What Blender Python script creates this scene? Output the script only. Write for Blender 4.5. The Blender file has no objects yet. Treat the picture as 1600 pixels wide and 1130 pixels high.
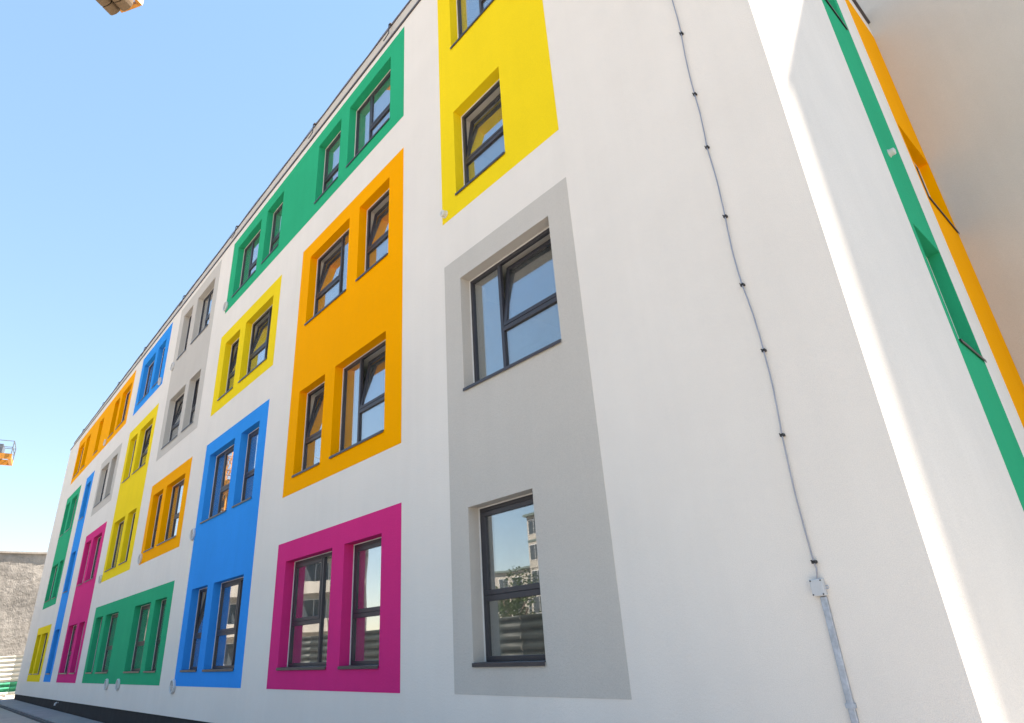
import bpy, math, random
from mathutils import Matrix, Vector
random.seed(7)
scene = bpy.context.scene
COL = scene.collection

# ---------------------------------------------------------------- camera
S, ZC = 5.2, 1.9
YAW, PITCH, ROLL, FPX = 0.814553866, 0.41486883, -0.0707765104, 962.740651
cam_d = bpy.data.cameras.new('camera')
cam = bpy.data.objects.new('camera', cam_d); COL.objects.link(cam)
fwd = Vector((-math.sin(YAW)*math.cos(PITCH), math.cos(YAW)*math.cos(PITCH), math.sin(PITCH)))
rgt = Vector((math.cos(YAW), math.sin(YAW), 0)); upv = rgt.cross(fwd)
r2 = math.cos(ROLL)*rgt + math.sin(ROLL)*upv
u2 = -math.sin(ROLL)*rgt + math.cos(ROLL)*upv
M = Matrix((r2, u2, -fwd)).transposed().to_4x4(); M.translation = (0, -S, ZC)
cam.matrix_world = M
cam_d.sensor_fit = 'HORIZONTAL'; cam_d.sensor_width = 36.0; cam_d.lens = FPX/1600*36.0
cam_d.clip_start = 0.05; cam_d.clip_end = 6000
scene.camera = cam

# ---------------------------------------------------------------- light
SUN = Vector((0.37, 1.0, 1.44)).normalized()
EL = math.asin(SUN.z); AZ = math.atan2(SUN.x, SUN.y)
world = bpy.data.worlds.new('World'); scene.world = world; world.use_nodes = True
nt = world.node_tree; nt.nodes.clear()
sky = nt.nodes.new('ShaderNodeTexSky'); sky.sky_type = 'NISHITA'; sky.sun_disc = False
sky.sun_elevation = EL; sky.sun_rotation = AZ
sky.air_density = 1.0; sky.dust_density = 0.0; sky.ozone_density = 3.0
bg = nt.nodes.new('ShaderNodeBackground'); bg.inputs['Strength'].default_value = 0.123
ow = nt.nodes.new('ShaderNodeOutputWorld')
gm = nt.nodes.new('ShaderNodeGamma'); gm.inputs['Gamma'].default_value = 0.42      # hazy summer sky: softer fall-off from horizon to zenith
hs = nt.nodes.new('ShaderNodeHueSaturation'); hs.inputs['Saturation'].default_value = 1.72
nt.links.new(sky.outputs[0], gm.inputs[0]); nt.links.new(gm.outputs[0], hs.inputs['Color'])
nt.links.new(hs.outputs[0], bg.inputs['Color']); nt.links.new(bg.outputs[0], ow.inputs['Surface'])
sl = bpy.data.lights.new('sun', 'SUN'); sl.energy = 3.0; sl.angle = math.radians(0.9); sl.color = (1.0, 0.95, 0.87)
so = bpy.data.objects.new('sun', sl); COL.objects.link(so)
so.rotation_euler = (-SUN).to_track_quat('-Z', 'Y').to_euler(); so.location = SUN*60
scene.view_settings.view_transform = 'Standard'; scene.view_settings.look = 'None'
scene.view_settings.gamma = 1.0; scene.view_settings.exposure = 2.6
scene.view_settings.use_white_balance = True; scene.view_settings.white_balance_temperature = 7350; scene.view_settings.white_balance_tint = 15
scene.render.engine = 'CYCLES'
scene.cycles.max_bounces = 10; scene.cycles.transparent_max_bounces = 12; scene.cycles.diffuse_bounces = 5

# ---------------------------------------------------------------- materials
def nodes(name):
    m = bpy.data.materials.new(name); m.use_nodes = True
    t = m.node_tree; b = t.nodes['Principled BSDF']
    return m, t, b
def lk(t, a, b): t.links.new(a, b)
def noise(t, scale, detail=4, rough=0.55, vec=None):
    n = t.nodes.new('ShaderNodeTexNoise'); n.inputs['Scale'].default_value = scale
    n.inputs['Detail'].default_value = detail; n.inputs['Roughness'].default_value = rough
    if vec is not None: lk(t, vec, n.inputs['Vector'])
    return n
def geo(t, scale=(1, 1, 1)):
    g = t.nodes.new('ShaderNodeNewGeometry'); m = t.nodes.new('ShaderNodeMapping')
    m.inputs['Scale'].default_value = scale
    lk(t, g.outputs['Position'], m.inputs['Vector']); return m.outputs[0]
def mrange(t, src, a, b, c, d):
    n = t.nodes.new('ShaderNodeMapRange'); n.inputs[1].default_value = a; n.inputs[2].default_value = b
    n.inputs[3].default_value = c; n.inputs[4].default_value = d; lk(t, src, n.inputs[0]); return n.outputs[0]
def mul(t, a, b):
    n = t.nodes.new('ShaderNodeMath'); n.operation = 'MULTIPLY'
    lk(t, a, n.inputs[0])
    if isinstance(b, float): n.inputs[1].default_value = b
    else: lk(t, b, n.inputs[1])
    return n.outputs[0]
def stucco(name, col, var=0.055, grain=0.6):
    """rendered and painted wall: fine grit, faint float marks and vertical wash streaks"""
    m, t, b = nodes(name)
    p = geo(t); ps = geo(t, (1.6, 1.6, 0.09))
    big = noise(t, 0.55, 5, 0.6, p); st = noise(t, 2.2, 4, 0.6, ps); fine = noise(t, 140, 2, 0.6, p); mid = noise(t, 34, 3, 0.6, p)
    f = mul(t, mul(t, mrange(t, big.outputs[0], .3, .7, 1-var, 1+var*.5), mrange(t, st.outputs[0], .3, .72, 1-var*.45, 1+var*.25)),
            mrange(t, fine.outputs[0], .28, .72, .90, 1.06))
    mx = t.nodes.new('ShaderNodeVectorMath'); mx.operation = 'SCALE'; mx.inputs[0].default_value = col
    lk(t, f, mx.inputs['Scale']); lk(t, mx.outputs[0], b.inputs['Base Color'])
    b.inputs['Roughness'].default_value = 0.9; b.inputs['Specular IOR Level'].default_value = 0.08
    bp = t.nodes.new('ShaderNodeBump'); bp.inputs['Strength'].default_value = grain; bp.inputs['Distance'].default_value = 0.006
    ad = t.nodes.new('ShaderNodeMath'); ad.operation = 'ADD'
    lk(t, fine.outputs[0], ad.inputs[0]); lk(t, mul(t, mid.outputs[0], 1.2), ad.inputs[1])
    lk(t, ad.outputs[0], bp.inputs['Height'])
    bp2 = t.nodes.new('ShaderNodeBump'); bp2.inputs['Strength'].default_value = 0.25; bp2.inputs['Distance'].default_value = 0.03
    lk(t, noise(t, 1.7, 3, 0.5, p).outputs[0], bp2.inputs['Height']); lk(t, bp.outputs[0], bp2.inputs['Normal'])
    lk(t, bp2.outputs[0], b.inputs['Normal'])
    return m
def plain(name, col, rough=0.5, metal=0.0, var=0.08, scale=8.0, bump=0.0, bscale=60):
    m, t, b = nodes(name); p = geo(t)
    n = noise(t, scale, 4, 0.6, p)
    mx = t.nodes.new('ShaderNodeVectorMath'); mx.operation = 'SCALE'; mx.inputs[0].default_value = col
    lk(t, mrange(t, n.outputs[0], .3, .7, 1-var, 1+var), mx.inputs['Scale']); lk(t, mx.outputs[0], b.inputs['Base Color'])
    b.inputs['Roughness'].default_value = rough; b.inputs['Metallic'].default_value = metal
    if bump:
        bp = t.nodes.new('ShaderNodeBump'); bp.inputs['Strength'].default_value = bump; bp.inputs['Distance'].default_value = 0.02
        lk(t, noise(t, bscale, 5, 0.65, p).outputs[0], bp.inputs['Height']); lk(t, bp.outputs[0], b.inputs['Normal'])
    return m
def concrete(name, c1, c2, scale=0.6, bump=0.6, bdist=0.05):
    m, t, b = nodes(name); p = geo(t)
    a = noise(t, scale, 8, 0.65, p); d = noise(t, scale*6, 6, 0.7, p); s = noise(t, 1.3, 4, .6, geo(t, (1, 1, .12)))
    cr = t.nodes.new('ShaderNodeValToRGB'); cr.color_ramp.elements[0].position = .32; cr.color_ramp.elements[1].position = .68
    cr.color_ramp.elements[0].color = (*c1, 1); cr.color_ramp.elements[1].color = (*c2, 1)
    ad = t.nodes.new('ShaderNodeMath'); ad.operation = 'ADD'
    lk(t, mul(t, a.outputs[0], .5), ad.inputs[0]); lk(t, mul(t, d.outputs[0], .25), ad.inputs[1])
    ad2 = t.nodes.new('ShaderNodeMath'); ad2.operation = 'ADD'; lk(t, ad.outputs[0], ad2.inputs[0]); lk(t, mul(t, s.outputs[0], .25), ad2.inputs[1])
    lk(t, ad2.outputs[0], cr.inputs[0]); lk(t, cr.outputs[0], b.inputs['Base Color'])
    b.inputs['Roughness'].default_value = .92; b.inputs['Specular IOR Level'].default_value = .2
    bp = t.nodes.new('ShaderNodeBump'); bp.inputs['Strength'].default_value = bump; bp.inputs['Distance'].default_value = bdist
    lk(t, d.outputs[0], bp.inputs['Height']); lk(t, bp.outputs[0], b.inputs['Normal'])
    return m
def glass_mat():
    m = bpy.data.materials.new('window_glass'); m.use_nodes = True; t = m.node_tree; t.nodes.clear()
    o = t.nodes.new('ShaderNodeOutputMaterial'); mix = t.nodes.new('ShaderNodeMixShader')
    tr = t.nodes.new('ShaderNodeBsdfTransparent'); tr.inputs[0].default_value = (.72, .78, .76, 1)
    gl = t.nodes.new('ShaderNodeBsdfGlossy'); gl.inputs['Roughness'].default_value = 0.01; gl.inputs[0].default_value = (.95, .97, 1, 1)
    lw = t.nodes.new('ShaderNodeLayerWeight'); lw.inputs[0].default_value = .5
    pw = t.nodes.new('ShaderNodeMath'); pw.operation = 'POWER'; pw.inputs[1].default_value = 1.6
    lk(t, lw.outputs['Facing'], pw.inputs[0])
    lk(t, mrange(t, pw.outputs[0], 0, 1, .16, .95), mix.inputs[0])
    bp = t.nodes.new('ShaderNodeBump'); bp.inputs['Strength'].default_value = .05; bp.inputs['Distance'].default_value = .02
    lk(t, noise(t, 1.4, 1, .4, geo(t)).outputs[0], bp.inputs['Height']); lk(t, bp.outputs[0], gl.inputs['Normal'])
    df = t.nodes.new('ShaderNodeBsdfDiffuse'); df.inputs[0].default_value = (.6, .58, .55, 1)     # pale haze painted into the glass to mute its mirrored colours
    m2 = t.nodes.new('ShaderNodeMixShader'); lk(t, mrange(t, noise(t, 3.0, 5, .7, geo(t)).outputs[0], .3, .75, .015, .09), m2.inputs[0])
    lk(t, tr.outputs[0], mix.inputs[1]); lk(t, gl.outputs[0], mix.inputs[2]); lk(t, mix.outputs[0], m2.inputs[1]); lk(t, df.outputs[0], m2.inputs[2]); lk(t, m2.outputs[0], o.inputs[0])
    return m

MAT = dict(
    white=stucco('white_render', (.80, .748, .69), .04),
    beige=stucco('parapet_render', (.60, .555, .50)),
    orange=stucco('orange_paint', (1.0, .40, 0.0), .03), yellow=stucco('yellow_paint', (.90, .66, .02), .04),
    green=stucco('green_paint', (.006, .40, .195), .06), blue=stucco('blue_paint', (.014, .30, .84), .06),
    magenta=stucco('magenta_paint', (.74, .036, .22), .05), grey=stucco('grey_paint', (.565, .53, .485), .04),
    frame=plain('anthracite_frame', (.035, .034, .042), .42, 0, .1, 3), sill=plain('anthracite_sill', (.055, .052, .06), .38, .3, .15, 5),
    glass=glass_mat(), seal=plain('white_seal', (.75, .74, .72), .6), coping=plain('dark_coping', (.09, .08, .085), .45, .4, .15, 2),
    interior=plain('interior_plaster', (.8, .77, .72), .9, 0, .05, 2), floor_in=plain('interior_floor', (.22, .2, .18), .6),
    plinth=concrete('dark_plinth', (.022, .022, .024), (.045, .044, .046), 2, .5, .02),
    roof=plain('roof_membrane', (.12, .12, .12), .9),
    plastic=plain('white_plastic', (.62, .62, .615), .45, 0, .04), black=plain('black_plastic', (.02, .02, .022), .5),
    steel=plain('galvanised_steel', (.42, .46, .52), .5, .55, .22, 18, .15, 30), wire=plain('conductor_wire', (.36, .36, .4), .45, .7),
    box=plain('box_plastic', (.52, .54, .56), .55, 0, .05, 9),
    raw=concrete('raw_concrete', (.12, .115, .107), (.355, .34, .315), .45, 1.0, .14),
    sheet=plain('white_sheet_metal', (.55, .55, .50), .5, .1, .08, 2), sheet_g=plain('green_sheet_metal', (.025, .27, .15), .5, .1, .35, 3),
    ground=concrete('dusty_ground', (.30, .272, .238), (.48, .44, .385), .35, .7, .04),
    damper_dark=concrete('bounce_damper_dark', (.085, .083, .08), (.15, .146, .14), .8, .7, .02),  # dark tone of the added ground sheet that lowers bounce light
    apron=concrete('apron_concrete', (.22, .222, .23), (.33, .332, .34), .9, .35, .015),
    kerb=concrete('kerb_concrete', (.07, .07, .075), (.13, .13, .135), 2, .4, .015),
    rubble=concrete('rubble_stone', (.2, .18, .16), (.42, .39, .35), 6, .6, .02),
    crane=plain('crane_yellow', (.5, .2, .018), .5, 0, .15, 3), weight=concrete('counterweight_concrete', (.085, .058, .036), (.19, .135, .085), 1.2, .5, .03),
    weight_end=plain('pale_concrete', (.24, .21, .175), .85), rail=plain('railing_grey', (.13, .14, .16), .5, .4),
    fence_dark=plain('dark_fence_paint', (.022, .027, .025), .6, .1, .2, 2), duct=plain('vent_duct', (.16, .16, .165), .7), cabin=plain('grey_cabinet', (.1, .12, .15), .5, .2, .1, 4), apt=stucco('apartment_render', (.36, .335, .30), .15), apt_dark=plain('apartment_band', (.1, .13, .12), .8),
    apt_glass=plain('apartment_glass', (.05, .06, .07), .15), bark=plain('bark', (.08, .055, .04), .9, 0, .3, 12),
    leaf=plain('leaves', (.06, .11, .03), .6, 0, .45, 1.5),
)

# ---------------------------------------------------------------- mesh helpers
class MB:
    def __init__(s): s.v = []; s.f = []; s.m = []
    def quad(s, a, b, c, d, mi=0):
        i = len(s.v); s.v += [a, b, c, d]; s.f.append((i, i+1, i+2, i+3)); s.m.append(mi)
    def box(s, x0, x1, y0, y1, z0, z1, mi=0):
        i = len(s.v)
        s.v += [(x0,y0,z0),(x1,y0,z0),(x1,y1,z0),(x0,y1,z0),(x0,y0,z1),(x1,y0,z1),(x1,y1,z1),(x0,y1,z1)]
        s.f += [(i,i+3,i+2,i+1),(i+4,i+5,i+6,i+7),(i,i+1,i+5,i+4),(i+1,i+2,i+6,i+5),(i+2,i+3,i+7,i+6),(i+3,i,i+4,i+7)]; s.m += [mi]*6
    def bar(s, p, q, w, mi=0, n=4):
        p = Vector(p); q = Vector(q); d = (q-p).normalized()
        a = d.orthogonal().normalized(); b = d.cross(a); i = len(s.v)
        for c in (p, q):
            for k in range(n):
                t = 2*math.pi*(k+.5)/n; s.v.append(tuple(c + a*math.cos(t)*w + b*math.sin(t)*w))
        for k in range(n): s.f.append((i+k, i+(k+1) % n, i+n+(k+1) % n, i+n+k)); s.m.append(mi)
        s.f.append(tuple(range(i+n-1, i-1, -1))); s.f.append(tuple(range(i+n, i+2*n))); s.m += [mi, mi]
    def tube(s, pts, r, n=6, mi=0):
        i0 = len(s.v); pts = [Vector(p) for p in pts]
        for k, p in enumerate(pts):
            d = (pts[min(k+1, len(pts)-1)] - pts[max(k-1, 0)]).normalized()
            a = d.cross(Vector((0, 1, 0.01))).normalized(); b = d.cross(a)
            for j in range(n):
                t = 2*math.pi*j/n; s.v.append(tuple(p + a*math.cos(t)*r + b*math.sin(t)*r))
        for k in range(len(pts)-1):
            for j in range(n):
                s.f.append((i0+k*n+j, i0+k*n+(j+1) % n, i0+(k+1)*n+(j+1) % n, i0+(k+1)*n+j)); s.m.append(mi)
    def lathe(s, prof, n=24, mi=0):
        """profile of (radius, depth) turned round the local y axis, depth growing outward as -y"""
        i0 = len(s.v)
        for r, d in prof:
            for j in range(n):
                t = 2*math.pi*j/n; s.v.append((r*math.cos(t), -d, r*math.sin(t)))
        for k in range(len(prof)-1):
            for j in range(n): s.f.append((i0+k*n+j, i0+k*n+(j+1) % n, i0+(k+1)*n+(j+1) % n, i0+(k+1)*n+j)); s.m.append(mi)
        s.f.append(tuple(i0+(len(prof)-1)*n+j for j in range(n))); s.m.append(mi)
    def mesh(s, name, mats):
        me = bpy.data.meshes.new(name); me.from_pydata(s.v, [], s.f)
        for m in (mats if isinstance(mats, (list, tuple)) else [mats]): me.materials.append(MAT[m])
        me.polygons.foreach_set('material_index', s.m); me.update(); return me
    def build(s, name, mats, parent=None, bevel=0, smooth=False):
        me = s.mesh(name, mats); return link(name, me, parent, bevel, smooth)
def link(name, me, parent=None, bevel=0, smooth=False, loc=None, rotz=None):
    o = bpy.data.objects.new(name, me); COL.objects.link(o)
    if parent: o.parent = parent
    if loc: o.location = loc
    if rotz: o.rotation_euler.z = rotz
    if bevel:
        b = o.modifiers.new('bevel', 'BEVEL'); b.width = bevel; b.segments = 2; b.limit_method = 'ANGLE'
    if smooth and me:
        for p in me.polygons: p.use_smooth = True
    return o
def tag(o, label, cat, group=None):
    o['label'] = label; o['category'] = cat
    if group: o['group'] = group
    return o
def empty(name, loc=(0, 0, 0), rotz=0):
    o = bpy.data.objects.new(name, None); COL.objects.link(o); o.location = loc; o.rotation_euler.z = rotz; o.empty_display_size = .3
    return o
def struct(o): o['kind'] = 'structure'; return o

# ---------------------------------------------------------------- the school block: measurements
ZS = [1.594, 5.184, 8.725, 12.202]; ZH = [3.486, 7.072, 10.584, 14.081]
X_L, X_R = -48.85, -1.404
WW, NW, GAP = 1.95, 1.22, .44
# painted fields: colour, x0, x1, z0, z1, openings [(x0, width, storey)], label
def pair(x, order, k):
    if order == 'WN': return [(x, WW, k), (x+WW+GAP, NW, k)]
    return [(x, NW, k), (x+NW+GAP, WW, k)]
A, B3, C4, D5, E6, F7 = -44.93, -35.53, -29.81, -24.01, -18.21, -12.39
PANELS = [
 ('orange', -45.27, -31.60, 11.87, 14.56, [(-44.93,1.85,3),(-42.58,1.16,3),(-39.07,1.12,3),(-35.50,1.16,3),(-33.86,1.83,3)], 'long orange field across the top storey with five openings'),
 ('yellow', -45.08, -40.65, 1.24, 3.85, [(-44.88,1.24,0),(-43.17,1.93,0)], 'small yellow field at ground level by the far end'),
 ('green', -45.17, -40.89, 4.81, 10.99, [(-44.92,1.22,2),(-43.1,1.70,2),(-44.98,1.93,1),(-42.52,1.21,1)], 'tall green field nearest the far end'),
 ('blue', -39.44, -37.42, 1.25, 11.0, [(-39.08,1.17,2),(-39.1,1.17,1),(-39.08,1.21,0)], 'narrow blue strip three storeys tall'),
 ('grey', -35.80, -31.54, 8.34, 10.95, [(-35.47,1.72,2),(-33.25,1.18,2)], 'small grey field under the long orange one'),
 ('magenta', -35.85, -31.49, 1.24, 7.43, [(-35.59,1.28,1),(-33.83,1.77,1),(-35.52,1.89,0),(-33.12,1.18,0)], 'tall magenta field two storeys high'),
 ('yellow', -30.22, -25.70, 4.81, 11.01, pair(-29.79,'NW',2)+[(-29.83,1.80,1),(-27.54,1.23,1)], 'tall yellow field beside the magenta one'),
 ('green', -30.24, -19.94, 1.25, 3.88, [(-29.81,1.15,0),(-28.11,1.90,0),(-24.0,1.88,0),(-21.64,1.18,0)], 'long green field on the ground storey with four windows'),
 ('blue', -30.33, -25.76, 11.84, 14.6, [(-29.8,1.86,3),(-27.49,1.14,3)], 'small blue field just under the roof edge'),
 ('grey', -24.54, -19.96, 8.39, 14.57, [(-23.99,1.13,3),(-22.32,1.89,3),(-24.01,1.88,2),(-21.69,1.20,2)], 'tall grey field in the two upper storeys'),
 ('orange', -24.45, -19.99, 4.81, 7.47, [(-24.03,1.20,1),(-22.44,1.96,1)], 'small orange field with two windows on the second storey'),
 ('green', -18.71, -8.25, 11.84, 14.50, [(-18.19,1.93,3),(-15.81,1.19,3),(-12.38,1.24,3),(-10.71,1.91,3)], 'long green field under the roof edge'),
 ('yellow', -18.72, -14.14, 8.37, 10.99, pair(-18.2,'NW',2), 'small yellow field below the long green one'),
 ('blue', -18.67, -14.14, 1.25, 7.47, pair(-18.24,'WN',1)+pair(-18.22,'NW',0), 'tall blue field in the two lower storeys'),
 ('orange', -12.84, -8.24, 4.82, 10.98, pair(-12.37,'WN',2)+pair(-12.39,'NW',1), 'tall orange field in the two middle storeys'),
 ('magenta', -12.83, -8.22, 1.25, 3.86, pair(-12.4,'WN',0), 'magenta field on the ground storey nearest the camera'),
 ('yellow', -6.99, -4.22, 8.33, 14.45, [(-6.59,1.96,3),(-6.59,1.26,2)], 'tall yellow field reaching up out of the picture'),
 ('grey', -6.97, -4.20, 1.26, 7.47, [(-6.56,1.97,1),(-6.57,1.26,0)], 'large grey field at the near end of the facade'),
]
TILT = {(-24.01,2),(-21.69,2),(-12.37,2),(-9.98,2),(-12.39,1),(-10.73,1),(-6.59,2),(-6.56,1),(-18.22,0),(-18.2,2),(-16.54,2),(-29.79,2),(-28.13,2)}
LOUVRE = {(-33.25,2),(-35.50,3)}
FD = .185   # depth of the reveal in front of the frame

school = empty('school_building', (0, 0, 0))
tag(school, 'white four-storey building with bright coloured square fields painted around its recessed windows', 'building')

def grid_wall(mb, xs, zs, holes, y, mi=0):
    xs = sorted(set(round(x, 4) for x in xs)); zs = sorted(set(round(z, 4) for z in zs))
    for i in range(len(xs)-1):
        for j in range(len(zs)-1):
            cx, cz = (xs[i]+xs[i+1])/2, (zs[j]+zs[j+1])/2
            if any(a < cx < b and c < cz < d for a, b, c, d in holes): continue
            mb.quad((xs[i], y, zs[j]), (xs[i+1], y, zs[j]), (xs[i+1], y, zs[j+1]), (xs[i], y, zs[j+1]), mi)
ALL = [(x, x+w, ZS[k], ZH[k]) for p in PANELS for x, w, k in p[5]]
def ztop(x): return 14.66 + (-8.4 - x)*.0072
mb = MB(); xs = [X_L, X_R]; zs = [.58, 14.6]
for a, b, c, d in ALL: xs += [a, b]; zs += [c, d]
grid_wall(mb, xs, zs, ALL, 0.0)
mb.quad((X_L, 0, 14.6), (X_R, 0, 14.6), (X_R, 0, ztop(X_R)), (X_L, 0, ztop(X_L)))
mb.build('facade_wall', 'white', school)
mb = MB(); mb.quad((X_L, 9, .58), (X_L, 0, .58), (X_L, 0, ztop(X_L)), (X_L, 9, ztop(X_L)))
mb.build('end_wall', 'white', school)
mb = MB(); mb.quad((X_R, 9, 0), (X_L, 9, 0), (X_L, 9, 14.9), (X_R, 9, 14.9)); mb.build('rear_wall', 'white', school)
mb = MB(); mb.box(X_L+.1, X_R-.1, .13, 8.95, 14.3, 14.45); mb.build('roof', 'roof', school)
# dark plinth set back a little
mb = MB(); mb.box(X_L+.03, X_R-.03, .03, 9, -.35, .61); mb.build('plinth', 'plinth', school)

def panel_mesh(col, x0, x1, z0, z1, ops):
    mb = MB(); holes = [(x, x+w, ZS[k] if isinstance(k, int) else k[0], ZH[k] if isinstance(k, int) else k[1]) for x, w, k in ops]
    xs = [x0, x1]; zs = [z0, z1]
    for a, b, c, d in holes: xs += [a, b]; zs += [c, d]
    t = -.004; grid_wall(mb, xs, zs, holes, t)
    mb.quad((x0,t,z1),(x1,t,z1),(x1,0,z1),(x0,0,z1)); mb.quad((x0,0,z0),(x1,0,z0),(x1,t,z0),(x0,t,z0))
    mb.quad((x0,0,z0),(x0,t,z0),(x0,t,z1),(x0,0,z1)); mb.quad((x1,t,z0),(x1,0,z0),(x1,0,z1),(x1,t,z1))
    e = .27
    for a, b, c, d in holes:
        mb.quad((a,t,c),(a,e,c),(a,e,d),(a,t,d)); mb.quad((b,e,c),(b,t,c),(b,t,d),(b,e,d))
        mb.quad((a,t,d),(a,e,d),(b,e,d),(b,t,d)); mb.quad((a,e,c),(a,t,c),(b,t,c),(b,e,c))
    return mb
for col, x0, x1, z0, z1, ops, lab in PANELS:
    o = panel_mesh(col, x0, x1, z0, z1, ops).build('painted_panel', col, school); o['label'] = lab

# ---------------------------------------------------------------- windows
CACHE = {}
def frame_box(mb, x0, x1, z0, z1, y0, y1, w, wb=None):
    wb = wb or w
    mb.box(x0, x1, y0, y1, z1-w, z1); mb.box(x0, x1, y0, y1, z0, z0+wb)
    mb.box(x0, x0+w, y0, y1, z0+wb, z1-w); mb.box(x1-w, x1, y0, y1, z0+wb, z1-w)
def window(parent, x, w, z0, z1, storey, tilt=False, louvre=False, origin=None, rotz=0):
    """outer frame with mullion and transom; tilting sash, panes, sill and seal as sub-parts"""
    h = z1-z0; wide = w > 1.5; fixed_left = storey % 2 == 1
    o = (x, 0, z0) if origin is None else origin
    key = (round(w, 2), round(h, 2), wide and fixed_left, louvre)
    y0, y1 = FD, FD+.055; g = .012; fw = .055
    tr0, tr1 = .70, .77
    if wide:
        m = (.70 if fixed_left else w-.70); part = (m+.03, w-g-fw) if fixed_left else (g+fw, m-.03)
        fix = (g+fw, m-.03) if fixed_left else (m+.03, w-g-fw)
    else: part = (g+fw, w-g-fw); fix = None
    if key not in CACHE:
        mb = MB(); frame_box(mb, g, w-g, .012, h-g, y0, y1, fw)
        if not louvre:
            if wide: mb.box(m-.03, m+.03, y0-.002, y1, .012+fw, h-g-fw)
            mb.box(part[0], part[1], y0-.001, y1, tr0, tr1)
        fr = mb.mesh('window_frame', 'frame')
        sb = MB(); sb.box(.002, w-.002, -.022, FD+.01, .001, .010); sb.box(-.004, w+.004, -.030, -.022, -.036, .010)
        sl_ = sb.mesh('sill', 'sill')
        s2 = MB(); yy = FD-.012
        s2.box(.001, g+.003, yy, FD+.02, 0.01, h-.001); s2.box(w-g-.003, w-.001, yy, FD+.02, .01, h-.001); s2.box(g+.003, w-g-.003, yy, FD+.02, h-g-.003, h-.001)
        se = s2.mesh('seal', 'seal')
        pa = []; sash = None; slat = None
        if louvre:
            sm = MB(); sm.box(0, w-2*(g+fw), -.012, .012, -.05, .05); 
            R = Matrix.Rotation(math.radians(40), 3, 'X'); sm.v = [tuple(R @ Vector(v)) for v in sm.v]; slat = sm.mesh('louvre_slat', 'coping')
        else:
            def pane(a, b, c, d):
                pm = MB(); pm.box(a, b, y0+.03, y0+.048, c, d); return pm.mesh('pane', 'glass')
            pa.append(pane(part[0], part[1], .012+fw, tr0))
            if fix: pa.append(pane(fix[0], fix[1], .012+fw, h-g-fw))
            # sash hinged at its lower edge: local origin there
            sw, sh = part[1]-part[0], h-g-fw-tr1
            sm = MB(); frame_box(sm, .004, sw-.004, .002, sh-.004, -.012, .052, .062)
            sash = sm.mesh('sash', 'frame')
            pm = MB(); pm.box(.066, sw-.066, .012, .03, .064, sh-.066); sp = pm.mesh('pane', 'glass')
            sash = (sash, sp)
        CACHE[key] = (fr, sl_, se, pa, sash, slat)
    fr, sl_, se, pa, sash, slat = CACHE[key]
    W = link('window', fr, parent, bevel=.004, loc=o, rotz=rotz)
    link('sill', sl_, W, bevel=.004); link('seal', se, W)
    for p in pa: link('pane', p, W)
    if slat:
        z = .12
        while z < h-.1: link('louvre_slat', slat, W, loc=(g+fw, y0+.03, z)); z += .105
    if sash:
        s_ = link('sash', sash[0], W, bevel=.004, loc=(part[0], y0+.004, tr1))
        p_ = link('pane', sash[1], W, loc=(part[0], y0+.004, tr1))
        if tilt:
            for q in (s_, p_): q.rotation_euler.x = -math.radians(8.2 + random.uniform(-.8, .8))
            p_.rotation_euler.x = s_.rotation_euler.x
    return W
for col, x0, x1, z0, z1, ops, lab in PANELS:
    for x, w, k in ops:
        tl = any(abs(x-a) < .03 and k == b for a, b in TILT)
        lo = any(abs(x-a) < .03 and k == b for a, b in LOUVRE)
        window(school, x, w, ZS[k], ZH[k], k, tl, lo)

# rooms behind the glass
mb = MB()
for k in range(4):
    f = ZS[k]-.95; c = (ZS[k+1]-1.2) if k < 3 else 14.28
    mb.box(X_L+.2, X_R-.2, .51, 8.9, f-.1, f, 1)
    mb.box(X_L+.2, X_R-.2, .51, 8.9, c, c+.08, 0)
    mb.box(X_L+.2, X_R-.2, 5.4, 5.5, f, c, 0)
    for xp in (-46.8, -40.2, -36.6, -30.85, -25.1, -19.3, -13.5, -7.6, -3.2): mb.box(xp, xp+.12, .51, 5.4, f, c, 0)
mb.build('interior', ['interior', 'floor_in'], school)
# inner face of the outer wall
mb = MB(); grid_wall(mb, xs and [X_L+.15, X_R-.15]+[v for a,b,c,d in ALL for v in (a,b)], [0.4, 14.3]+[v for a,b,c,d in ALL for v in (c,d)], ALL, .50)
for a, b, c, d in ALL:
    e_ = .27
    mb.quad((a,e_,c),(a,.5,c),(a,.5,d),(a,e_,d)); mb.quad((b,.5,c),(b,e_,c),(b,e_,d),(b,.5,d)); mb.quad((a,e_,d),(a,.5,d),(b,.5,d),(b,e_,d)); mb.quad((a,.5,c),(a,e_,c),(b,e_,c),(b,.5,c))
mb.build('inner_wall', 'interior', school)

# ---------------------------------------------------------------- roof edge
mb = MB()
def strip(mb, xa, xb, f0, f1, ya, yb, n=1):
    za0, zb0, za1, zb1 = f0(xa), f0(xb), f1(xa), f1(xb); i = len(mb.v)
    mb.v += [(xa,ya,za0),(xb,ya,zb0),(xb,yb,zb0),(xa,yb,za0),(xa,ya,za1),(xb,ya,zb1),(xb,yb,zb1),(xa,yb,za1)]
    mb.f += [(i,i+3,i+2,i+1),(i+4,i+5,i+6,i+7),(i,i+1,i+5,i+4),(i+1,i+2,i+6,i+5),(i+2,i+3,i+7,i+6),(i+3,i,i+4,i+7)]; mb.m += [0]*6
def coping(xa, xb, f0, f1, ya, yb, name):
    # folded metal in 2.95 m lengths with visible joints
    x = xa
    while x < xb:
        q = min(x+5.9, xb); m2 = MB(); strip(m2, x+.004, q-.004, f0, f1, ya, yb); m2.build(name, 'coping', school); x = q
coping(X_L-.05, X_R+.05, lambda x: ztop(x), lambda x: ztop(x)+.05, -.03, .3, 'edge_trim')
XU = -47.95
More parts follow.
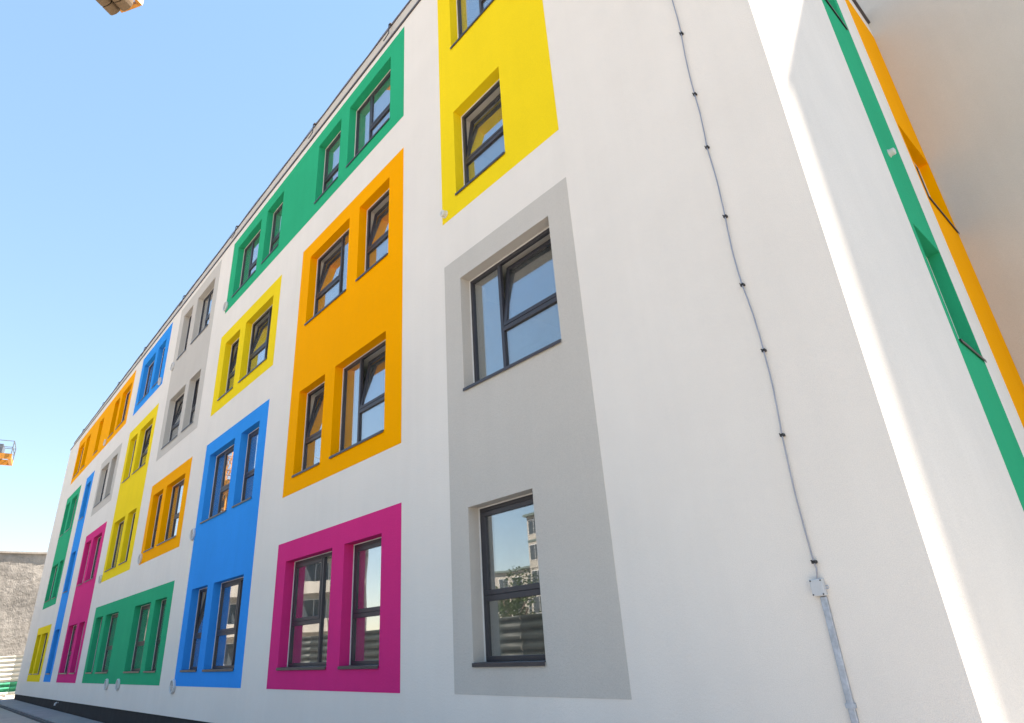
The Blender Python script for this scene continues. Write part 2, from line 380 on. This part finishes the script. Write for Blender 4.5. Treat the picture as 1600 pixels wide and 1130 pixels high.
up = lambda x: 15.12 + max(0, min(1, (-8.8-x)/20))*.1
mb = MB(); strip(mb, XU, X_R-.2, lambda x: ztop(x)+.051, lambda x: up(x)-.05, .006, .34); mb.build('parapet', 'beige', school)
coping(XU-.05, X_R-.15, lambda x: up(x)-.05, lambda x: up(x)-.01, -.012, .42, 'parapet_coping')
for i, x in enumerate([-4.9, -8.8, -12.73, -18.6, -24.4, -30.3, -35.4, -39.0, -44.6]):
    m2 = MB(); zt = up(x); zb = ztop(x)
    m2.tube([(x, .1, zt-.02), (x, -.03, zt+.01), (x, -.075, zt-.05), (x, -.075, zb+.12), (x-.12, -.10, zb+.02), (x-.16, -.12, zb-.02)], .012)
    m2.box(x-.03, x+.03, -.06, .02, zt-.03, zt+.005)
    m2.build('conductor_clamp', 'coping', school)
mb = MB(); mb.tube([(x, .0+.01*math.sin(x*3), up(x)+.035) for x in [XU + (X_R-XU)*i/60 for i in range(61)]], .008, 5); mb.build('roof_conductor', 'wire', school)

# ---------------------------------------------------------------- gable side and the taller wing
YW = 8.56; WX = 1.62; HW = 18.75
side = [(4.24, 5.49, 5.06, 6.93), (4.16, 5.29, 11.78, 13.6), (6.68, 8.50, 8.58, 10.35)]
ROT = math.radians(90)
def side_obj(o): o.location = (X_R, 0, 0); o.rotation_euler.z = ROT; return o
mb = MB(); sy = [0, YW]; sz = [.58, 14.62]
for a, b, c, d in side: sy += [a, b]; sz += [c, d]
grid_wall(mb, sy, sz, side, 0.0); side_obj(mb.build('side_wall', 'white', school))
def spanel(col, a, b, c, d, ops, lab):
    o = side_obj(panel_mesh(col, a, b, c, d, [(y0, y1-y0, (z0, z1)) for y0, y1, z0, z1 in ops]).build('painted_panel', col, school)); o['label'] = lab
spanel('green', 4.06, 5.32+.2, 1.25, 14.17, side[:2], 'tall narrow green strip on the side wall')
spanel('orange', 6.59, YW-.002, 1.25, 14.17, side[2:], 'orange strip on the side wall against the grey wing')
for a, b, c, d in side: window(school, 0, b-a, c, d, 2, False, False, (X_R, a, c), ROT)
mb = MB(); mb.box(X_R-.3, X_R+.055, .31, YW-.002, 14.62, 14.69); mb.build('edge_trim', 'coping', school)
mb = MB(); mb.box(X_R-.3, X_R-.02, .31, YW-.002, 14.69, 15.0); mb.build('parapet', 'beige', school)
# grey wing standing forward of the side wall's end
mb = MB(); mb.quad((X_R-6, YW, -.3), (WX, YW, -.3), (WX, YW, HW), (X_R-6, YW, HW))
mb.quad((WX, YW, -.3), (WX, 24, -.3), (WX, 24, HW), (WX, YW, HW)); mb.quad((WX, 24, -.3), (X_R-6, 24, -.3), (X_R-6, 24, HW), (WX, 24, HW))
mb.quad((X_R-6, 24, -.3), (X_R-6, YW, -.3), (X_R-6, YW, HW), (X_R-6, 24, HW)); mb.quad((X_R-6, YW, HW), (WX, YW, HW), (WX, 24, HW), (X_R-6, 24, HW))
o = mb.build('wing_wall', 'grey', school); o['label'] = 'plain grey wall of the taller wing'
mb = MB(); mb.box(X_R-6.05, WX+.05, YW-.05, YW+.35, HW, HW+.06); mb.build('edge_trim', 'coping', school)

# ---------------------------------------------------------------- fixtures on the wall
def vent(x, z, r, lab):
    e = empty('wall_vent', (x, -.004, z))
    m = MB(); m.lathe([(r*.96, 0), (r, .01), (r, .05), (r*.95, .062), (r*.84, .062), (r*.80, .05), (r*.80, .006)], 28); m.f.pop(); m.m.pop()
    m.build('rim', 'plastic', e)
    m = MB(); m.lathe([(r*.80, .004), (r*.78, .006)], 20); m.build('duct_mouth', 'duct', e)
    m = MB()
    for k in range(-3, 4):
        h = math.sqrt(max(0, (r*.79)**2-(k*r*.22)**2)); m.box(-h, h, -.038, -.03, k*r*.22-.008, k*r*.22+.008)
    m.build('grille', 'plastic', e)
    tag(e, lab, 'vent', 'round white vents on the facade')
vent(-35.99, 12.10, .165, 'round white vent on the lower edge of the long orange field')
vent(-26.09, 12.05, .165, 'round white vent at the lower right corner of the small blue field under the roof')
vent(-24.40, 12.07, .165, 'round white vent on the left edge of the tall grey field')
vent(-18.66, 12.08, .165, 'round white vent at the lower left corner of the top green field')
vent(-18.75, 4.96, .165, 'round white vent on the left edge of the tall blue field, second storey')
vent(-24.30, 5.00, .165, 'round white vent at the lower left corner of the small orange field')
vent(-30.38, 4.96, .165, 'round white vent at the lower left corner of the tall yellow field')
vent(-25.98, 1.24, .165, 'left of two round white vents under the long green ground-floor field')
vent(-24.40, 1.24, .165, 'right of two round white vents under the long green ground-floor field')
vent(-18.64, 1.24, .165, 'round white vent at the lower left corner of the tall blue field')
def lamp(loc, rotz, lab):
    e = empty('wall_sensor', loc, rotz)
    m = MB(); m.lathe([(.07, 0), (.07, .012), (.058, .016), (.058, .075), (.048, .088)], 20); m.build('housing', 'plastic', e)
    m = MB(); m.lathe([(.024, .089), (.024, .094), (.012, .097)], 14); m.build('lens', 'box', e)
    tag(e, lab, 'sensor', 'small white wall sensors')
lamp((-6.9, -.004, 8.5), 0, 'small white round sensor at the lower left corner of the near yellow field')
lamp((X_R+.004, 4.56, 8.4), ROT, 'small white round sensor on the green strip of the side wall')
# conductor cable with clips, junction box and flat galvanised cover
e = empty('conductor_cable', (-2.2, 0, .2)); tag(e, 'thin grey cable clipped down the near end of the white facade to a small box', 'cable')
cz = [(14.6,-2.24),(13.5,-2.215),(12.4,-2.22),(11.2,-2.205),(10.1,-2.225),(9.1,-2.215),(8.22,-2.19),(7.27,-2.21),(6.51,-2.22),(5.60,-2.21),(4.80,-2.21),(4.09,-2.165),(3.30,-2.19),(2.26,-2.19),(2.135,-2.2)]
mb = MB(); pts = []
for i in range(len(cz)-1):
    (a, xa), (b, xb) = cz[i], cz[i+1]
    for j in range(8):
        t = j/8; sag = math.sin(math.pi*t)*random.choice((-1, 1))*.004
        pts.append((xa+(xb-xa)*t+2.2+math.sin(math.pi*t)*(.011 if i % 3 else -.012), -.028+sag*.5, a+(b-a)*t-.2))
pts.append((0, -.028, 1.935)); mb.tube(pts, .0068, 8); mb.build('cable', 'wire', e, smooth=True)
for z, x in cz[:-1]:
    m = MB(); m.box(-.018, -.001, -.038, 0, -.012, .011); m.box(.001, .018, -.042, 0, -.010, .013); m.bar((-.012, -.03, .012), (-.012, -.05, .012), .006, n=6)
    link('clip', m.mesh('clip', 'black'), e, bevel=.004, loc=(x+2.2, 0, z-.2))
m = MB(); m.box(-.055, .045, -.055, -.001, 0, .125); o = m.build('junction_box', 'box', e, bevel=.007); o.location = (0, 0, 1.81)
m = MB()
for a in (-.044, .034):
    for b in (.012, .113): m.bar((a, -.0545, b), (a, -.058, b), .006, n=8)
m2 = m.build('screw', 'black', o)
m = MB()
for k in range(10):
    t0 = k*math.pi/5; t1 = t0+math.pi/5
    m.bar((.058+.012*math.cos(t0), -.02, .06+.012*math.sin(t0)), (.058+.012*math.cos(t1), -.02, .06+.012*math.sin(t1)), .0035)
m.build('ring', 'steel', o)
m = MB(); m.box(-.025, .025, -.03, -.001, -.2, 1.805); o = m.build('cover_strip', 'steel', e, bevel=.006); o.location = (.012, 0, 0)
for z in (.35, 1.25):
    m = MB(); m.box(-.034, .034, -.034, -.001, 0, .03); o = m.build('strap', 'steel', e); o.location = (.012, 0, z-.2)
# pipe stub on the plinth
m = MB(); m.tube([(0, .02, 0), (0, -.05, .0), (0, -.09, -.03), (0, -.1, -.1)], .035, 10)
e = tag(m.build('plinth_spout', 'plastic'), 'small white plastic pipe stub sticking out of the dark plinth', 'pipe'); e.location = (-34.5, .02, .5)

# ---------------------------------------------------------------- ground, apron
def gz(x):
    if x < -60: return gz(-60)+max(0, min(1, (-60-x)/3))*-.36
    return max(0, min(1, (-x-4)/50))*.36 - .1
mb = MB(); xs_g = [-3000, -400, -120, -90, -75, -66, -63, -62, -61, -60]+[-60+3*i for i in range(1, 25)]+[20, 40, 100, 600, 3000]
ys_g = [-3000, -500, -120, -60, -30, -16, -10, -6, -3, -1.2, 0, 4, 12, 30, 100, 600, 3000]
idx = {}
for i, x in enumerate(xs_g):
    for j, y in enumerate(ys_g): idx[i, j] = len(mb.v); mb.v.append((x, y, gz(x)))
for i in range(len(xs_g)-1):
    for j in range(len(ys_g)-1): mb.f.append((idx[i,j], idx[i+1,j], idx[i+1,j+1], idx[i,j+1])); mb.m.append(0)
struct(mb.build('ground', 'ground'))
mb = MB(); rx = [2.0, 8.0, 14.0, 20.0, 30.0, 45.0]
for a, b in zip(rx[:-1], rx[1:]):
    mb.quad((a, -9, gz(a)+.004), (b, -9, gz(b)+.004), (b, 60, gz(b)+.004), (a, 60, gz(a)+.004))
struct(mb.build('bounce_damper', 'damper_dark'))  # unseen dark sheet, added to cut light bounced onto side wall and wing
mb = MB(); x = X_L-.6
seg = []
while x < 1.0:
    q = min(x+2.4, 1.0); seg.append((x, q)); x = q
ap = empty('pavement', (0, 0, 0)); struct(ap)
for a, b in seg:
    m = MB(); strip(m, a+.006, b-.006, lambda x: gz(x)-.1, lambda x: gz(x)+.10, -.93, -.002); m.build('slab', 'apron', ap, bevel=.008)
    m = MB(); strip(m, a+.006, b-.006, lambda x: gz(x)-.1, lambda x: gz(x)+.075, -1.05, -.936); m.build('kerbstone', 'kerb', ap, bevel=.01)
# loose stones by the fence
m = MB()
for i in range(70):
    r = random.uniform(.03, .13); x = random.uniform(-63.3, -49.8); y = random.uniform(-2.2, 1.2); i0 = len(m.v); z = gz(x)
    m.box(x-r, x+r, y-r*.8, y+r*.8, z-r*.3, z+r*.7)
    m.v[i0:] = [(a+random.uniform(-.4, .4)*r, b+random.uniform(-.4, .4)*r, c+random.uniform(-.3, .3)*r) for a, b, c in m.v[i0:]]
o = m.build('rubble', 'rubble'); o['kind'] = 'stuff'; tag(o, 'loose stones scattered on the ground by the corrugated fence', 'rubble')

# ---------------------------------------------------------------- far end: corrugated fence and raw concrete block
def corrugated(L, z0, z1, pitch, depth, mat, name, parent, loc):
    m = MB(); n = max(2, int(round((z1-z0)/pitch*10))); i0 = 0
    prof = []
    for k in range(n+1):
        z = z0+(z1-z0)*k/n; t = (z/pitch) % 1
        d = depth*max(-1, min(1, 1.7*math.sin(2*math.pi*t))); prof.append((d, z))
    for d, z in prof: m.v += [(0, -d, z), (L, -d, z)]
    for k in range(n): m.f.append((2*k, 2*k+1, 2*k+3, 2*k+2)); m.m.append(0)
    o = m.build(name, mat, parent, smooth=True); o.location = loc
    sd = o.modifiers.new('solid', 'SOLIDIFY'); sd.thickness = .004; return o
fe = empty('corrugated_fence', (-64, -9, -.1), math.radians(90)); tag(fe, 'pale corrugated metal fence with a green stripe beyond the far end of the building', 'fence')
for k in range(7):
    L0 = k*3.4
    corrugated(3.38, .0, .45, .315, .075, 'sheet', 'sheet', fe, (L0, 0, 0))
    corrugated(3.38, .45, 1.13, .315, .075, 'sheet_g', 'sheet', fe, (L0, 0, 0))
    corrugated(3.38, 1.13, 2.9, .315, .075, 'sheet', 'sheet', fe, (L0, 0, 0))
    m = MB(); m.box(-.05, .05, .08, .18, -.3, 2.85); o = m.build('post', 'steel', fe); o.location = (L0, 0, 0)
cb = empty('concrete_building', (-72, 0, 0)); tag(cb, 'raw unplastered concrete building behind the corrugated fence', 'building')
# uneven poured wall, real relief
m = MB(); ny, nz = 70, 36
import mathutils
for j in range(nz+1):
    for i in range(ny+1):
        y = -22+44*i/ny; z = -.3+11.6*j/nz
        n = mathutils.noise.noise((y*.5, z*.5, 3.1))*.10 + mathutils.noise.noise((y*1.6, z*1.6, 8.0))*.06
        m.v.append((n, y, z))
for j in range(nz):
    for i in range(ny): a = j*(ny+1)+i; m.f.append((a, a+1, a+ny+2, a+ny+1)); m.m.append(0)
m.build('front_wall', 'raw', cb)
m = MB(); m.box(-18, -.14, -22, 22, -.3, 11.3); m.build('core', 'raw', cb)
m = MB(); m.box(-18.1, .2, -22.1, 22.1, 11.31, 11.47); m.build('roof_slab', 'rubble', cb)

# ---------------------------------------------------------------- tower cranes
def lattice(m, p, q, w, n, mi=0, r=.09):
    """square lattice box girder between two points"""
    p = Vector(p); q = Vector(q); d = (q-p); L = d.length; d.normalize()
    up_ = Vector((0, 0, 1)) if abs(d.z) < .9 else Vector((0, 1, 0)); a = d.cross(up_).normalized(); b = a.cross(d).normalized()
    cs = [(-1, -1), (1, -1), (1, 1), (-1, 1)]
    for s, t in cs: m.bar(p+a*s*w/2+b*t*w/2, q+a*s*w/2+b*t*w/2, r, mi)
    for k in range(n):
        c0 = p+d*(L*k/n); c1 = p+d*(L*(k+1)/n)
        for e_ in range(4):
            s0, t0 = cs[e_]; s1, t1 = cs[(e_+1) % 4]
            m.bar(c0+a*s0*w/2+b*t0*w/2, c1+a*s1*w/2+b*t1*w/2, r*.55, mi); m.bar(c0+a*s0*w/2+b*t0*w/2, c0+a*s1*w/2+b*t1*w/2, r*.55, mi)
def crane(base, end, H, jib, lab, hw=1.25, weights=True):
    e = empty('tower_crane', base); tag(e, lab, 'crane', 'tower cranes')
    v = Vector((end[0]-base[0], end[1]-base[1], 0)); L = v.length; rot = math.atan2(v.y, v.x); e.rotation_euler.z = rot
    m = MB(); lattice(m, (0, 0, 0), (0, 0, H), 1.9, int(H/1.9), 0, .11); m.build('mast', 'crane', e)
    m = MB(); m.box(-1.2, 1.2, -1.2, 1.2, H-.2, H+.9); m.build('slewing_ring', 'crane', e)
    m = MB(); lattice(m, (0, 0, H+.9), (0, 0, H+8), 1.2, 5, 0, .09); m.build('tower_head', 'crane', e)
    m = MB(); lattice(m, (-1, 0, H+1.2), (-jib, 0, H+1.2), 1.3, int(jib/1.6), 0, .08); m.build('jib', 'crane', e)
    m = MB(); m.bar((0, 0, H+8), (-jib*.7, 0, H+1.9), .05); m.bar((0, 0, H+8), (L-1.5, 0, H+1.1), .06); m.build('tie_bar', 'steel', e)
    m = MB(); m.box(-1.0, 1.0, 1.3, 2.9, H-1.7, H+.5); m.build('cabin', 'cabin', e, bevel=.05)
    # counter jib: two side beams, cross beams, walkway, railing
    m = MB()
    for s in (-1, 1): m.box(0, L, s*(hw-.11)-.11, s*(hw-.11)+.11, H+.3, H+.75)
    m.box(L-.22, L, .22-hw, hw-.22, H+.28, H+.6)
    for k in range(1, 6): m.box(L*k/6-.08, L*k/6+.08, -hw+.22, hw-.22, H+.35, H+.6)
    m.build('counter_jib', 'crane', e)
    m = MB(); m.box(1, L-4.6 if weights else L-.1, -hw+.2, hw-.2, H+.62, H+.66); m.build('walkway', 'steel', e)
    m = MB()
    for s in (-1, 1):
        k = 0
        while k*1.5 < L:
            x = L-.05-k*1.5; m.bar((x, s*(hw+.06), H+.7), (x, s*(hw+.06), H+1.85), .035); k += 1
        for hh in (1.3, 1.85): m.bar((.5, s*(hw+.06), H+hh), (L-.05, s*(hw+.06), H+hh), .03)
    for hh in (1.3, 1.85): m.bar((L-.05, -hw-.06, H+hh), (L-.05, hw+.06, H+hh), .03)
    m.build('railing', 'rail', e)
    return e, L

# crane whose counterweights show at the top edge; its mast and jib stand behind the camera's left shoulder
END1 = Vector((-35.74, -3.57, 41)); AX1 = Vector((-.53, .85, 0)).normalized()
B1 = END1 - AX1*24
c1, L = crane((B1.x, B1.y, -.1), END1, 40.9, 42, 'yellow tower crane whose brown counterweight blocks show at the top edge', .84)
m = MB(); pr = [(-.44, 0), (-.44, -.9), (-.36, -1.15), (-.18, -1.28), (.18, -1.28), (.36, -1.15), (.44, -.9), (.44, 0)]
n = len(pr); t = .3
for s_ in (-t, t): m.v += [(s_, y, z) for y, z in pr]
m.f.append(tuple(range(n))); m.m.append(0); m.f.append(tuple(range(2*n-1, n-1, -1))); m.m.append(1)
for k in range(n): m.f.append((k, n+k, n+(k+1) % n, (k+1) % n)); m.m.append(0)
wm = m.mesh('counterweight', ['weight', 'weight_end'])
for k in range(6):
    for sgn in (-1, 1):
        link('counterweight', wm, c1, bevel=.03, loc=(L-.95-k*.66, sgn*.47, 41.3))
END2 = Vector((-67.94, -2.0, 18.6))
c2, L = crane((END2.x-2, END2.y-15, -.1), END2, 18.2, 34, 'yellow tower crane platform with grey railing at the left edge of the picture')
m = MB(); m.box(L-1.6, L-.75, -.9, .9, 18.9, 19.85); m.build('winch_cabinet', 'cabin', c2, bevel=.03)
m = MB(); m.box(L-3.4, L-1.75, -.8, .8, 18.9, 19.7); m.build('winch_drum', 'weight', c2, bevel=.1)

# ---------------------------------------------------------------- across the yard: what the window panes mirror
fe2 = empty('site_fence', (-52, -14, -.15)); tag(fe2, 'dark corrugated site fence across the yard, mirrored in the ground-floor panes', 'fence')
for k in range(18):
    corrugated(3.38, 0, 2.75, .4, .05, 'fence_dark', 'sheet', fe2, (k*3.4, 0, 0))
    m = MB(); m.box(-.05, .05, -.18, -.08, -.3, 2.7); o = m.build('post', 'fence_dark', fe2); o.location = (k*3.4, 0, 0)
fe2.rotation_euler.z = 0
def apartment(loc, rotz, L, D, H, storeys, cols, lab):
    e = empty('apartment_building', loc, rotz); tag(e, lab, 'building', 'apartment blocks across the yard')
    m = MB(); m.box(0, L, 0, D, -.3, H); m.build('wall', 'apt', e)
    m = MB(); m.box(-.4, L+.4, -.4, D+.4, H, H+.3); m.build('roof', 'apt_dark', e)
    sh = H/storeys; cw = L/cols
    wm_ = MB(); wm_.box(-.35, 1.85, -.03, .1, -.2, 1.7, 0); wm_.box(-.3, .7, -.045, -.02, -.15, 1.65, 1); wm_.box(.76, 1.8, -.045, -.02, -.15, 1.65, 1)
    wme = wm_.mesh('window', ['plastic', 'apt_glass'])
    bl = MB(); bl.box(0, cw*.86, -1.2, 0, 0, .14); bl.box(0, cw*.86, -1.2, -1.12, .14, 1.0); bl.box(0, .07, -1.12, 0, .14, 1.0); bl.box(cw*.86-.07, cw*.86, -1.12, 0, .14, 1.0)
    ble = bl.mesh('balcony', 'apt')
    for s_ in range(storeys):
        for c_ in range(cols):
            link('window', wme, e, loc=(c_*cw+cw/2-.75, 0, s_*sh+1.0))
            if s_ > 0 and c_ % 3 != 2: link('balcony', ble, e, loc=(c_*cw+cw*.07, 0, s_*sh))
        m = MB(); m.box(-.05, L+.05, -.05, 0, s_*sh-.15, s_*sh+.12); m.build('floor_band', 'apt_dark' if s_ == storeys-1 else 'apt', e)
    # side facing the street end
    for s_ in range(storeys):
        for y in (D*.3, D*.65): link('window', wme, e, loc=(L, y, s_*sh+1.0), rotz=math.radians(90))
    return e
# facing the school (+y): rotate by 180 degrees so the built front (-y) looks at it
PI = math.pi
apartment((-44, -52, 0), PI, 16.5, 12, 16, 5, 6, 'pale apartment block with dark eaves mirrored in the near grey-framed pane')
apartment((-53.5, -24.5, 0), math.radians(120), 15, 10, 12.6, 4, 5, 'pale four-storey apartment block with balconies mirrored in the magenta-framed pane')
apartment((-62, -62, 0), PI, 34, 12, 10.8, 3, 10, 'low long house mirrored behind the tree')
def tree(loc, h, lab):
    e = empty('tree', loc); tag(e, lab, 'tree', 'trees across the yard')
    m = MB(); m.bar((0, 0, 0), (.1, 0, h*.45), .16, n=8)
    for k in range(6):
        a = k*1.05; m.bar((.1, 0, h*(.3+.03*k)), (1.4*math.cos(a), 1.4*math.sin(a), h*(.6+.05*k)), .06, n=5)
    m.build('trunk', 'bark', e)
    m = MB()
    cl = [(random.gauss(0, 1.1), random.gauss(0, 1.1), h*random.uniform(.4, .95), random.uniform(.6, 1.1)) for _ in range(16)]
    for k in range(2600):
        cx, cy, cz_, cr = random.choice(cl); d = Vector((random.gauss(0, 1), random.gauss(0, 1), random.gauss(0, 1))).normalized()*cr*random.random()**.4
        p = Vector((cx, cy, cz_))+d; a = Vector((random.gauss(0, 1), random.gauss(0, 1), random.gauss(0, 1))).normalized()*.11; b = a.orthogonal().normalized()*.07
        m.quad(tuple(p-a), tuple(p+b), tuple(p+a), tuple(p-b))
    m.build('crown', 'leaf', e)
tree((-34, -25, 0), 5.6, 'leafy green tree behind the dark fence, nearer the camera')
tree((-44, -24.5, 0), 6.0, 'leafy green tree behind the dark fence, farther from the camera')
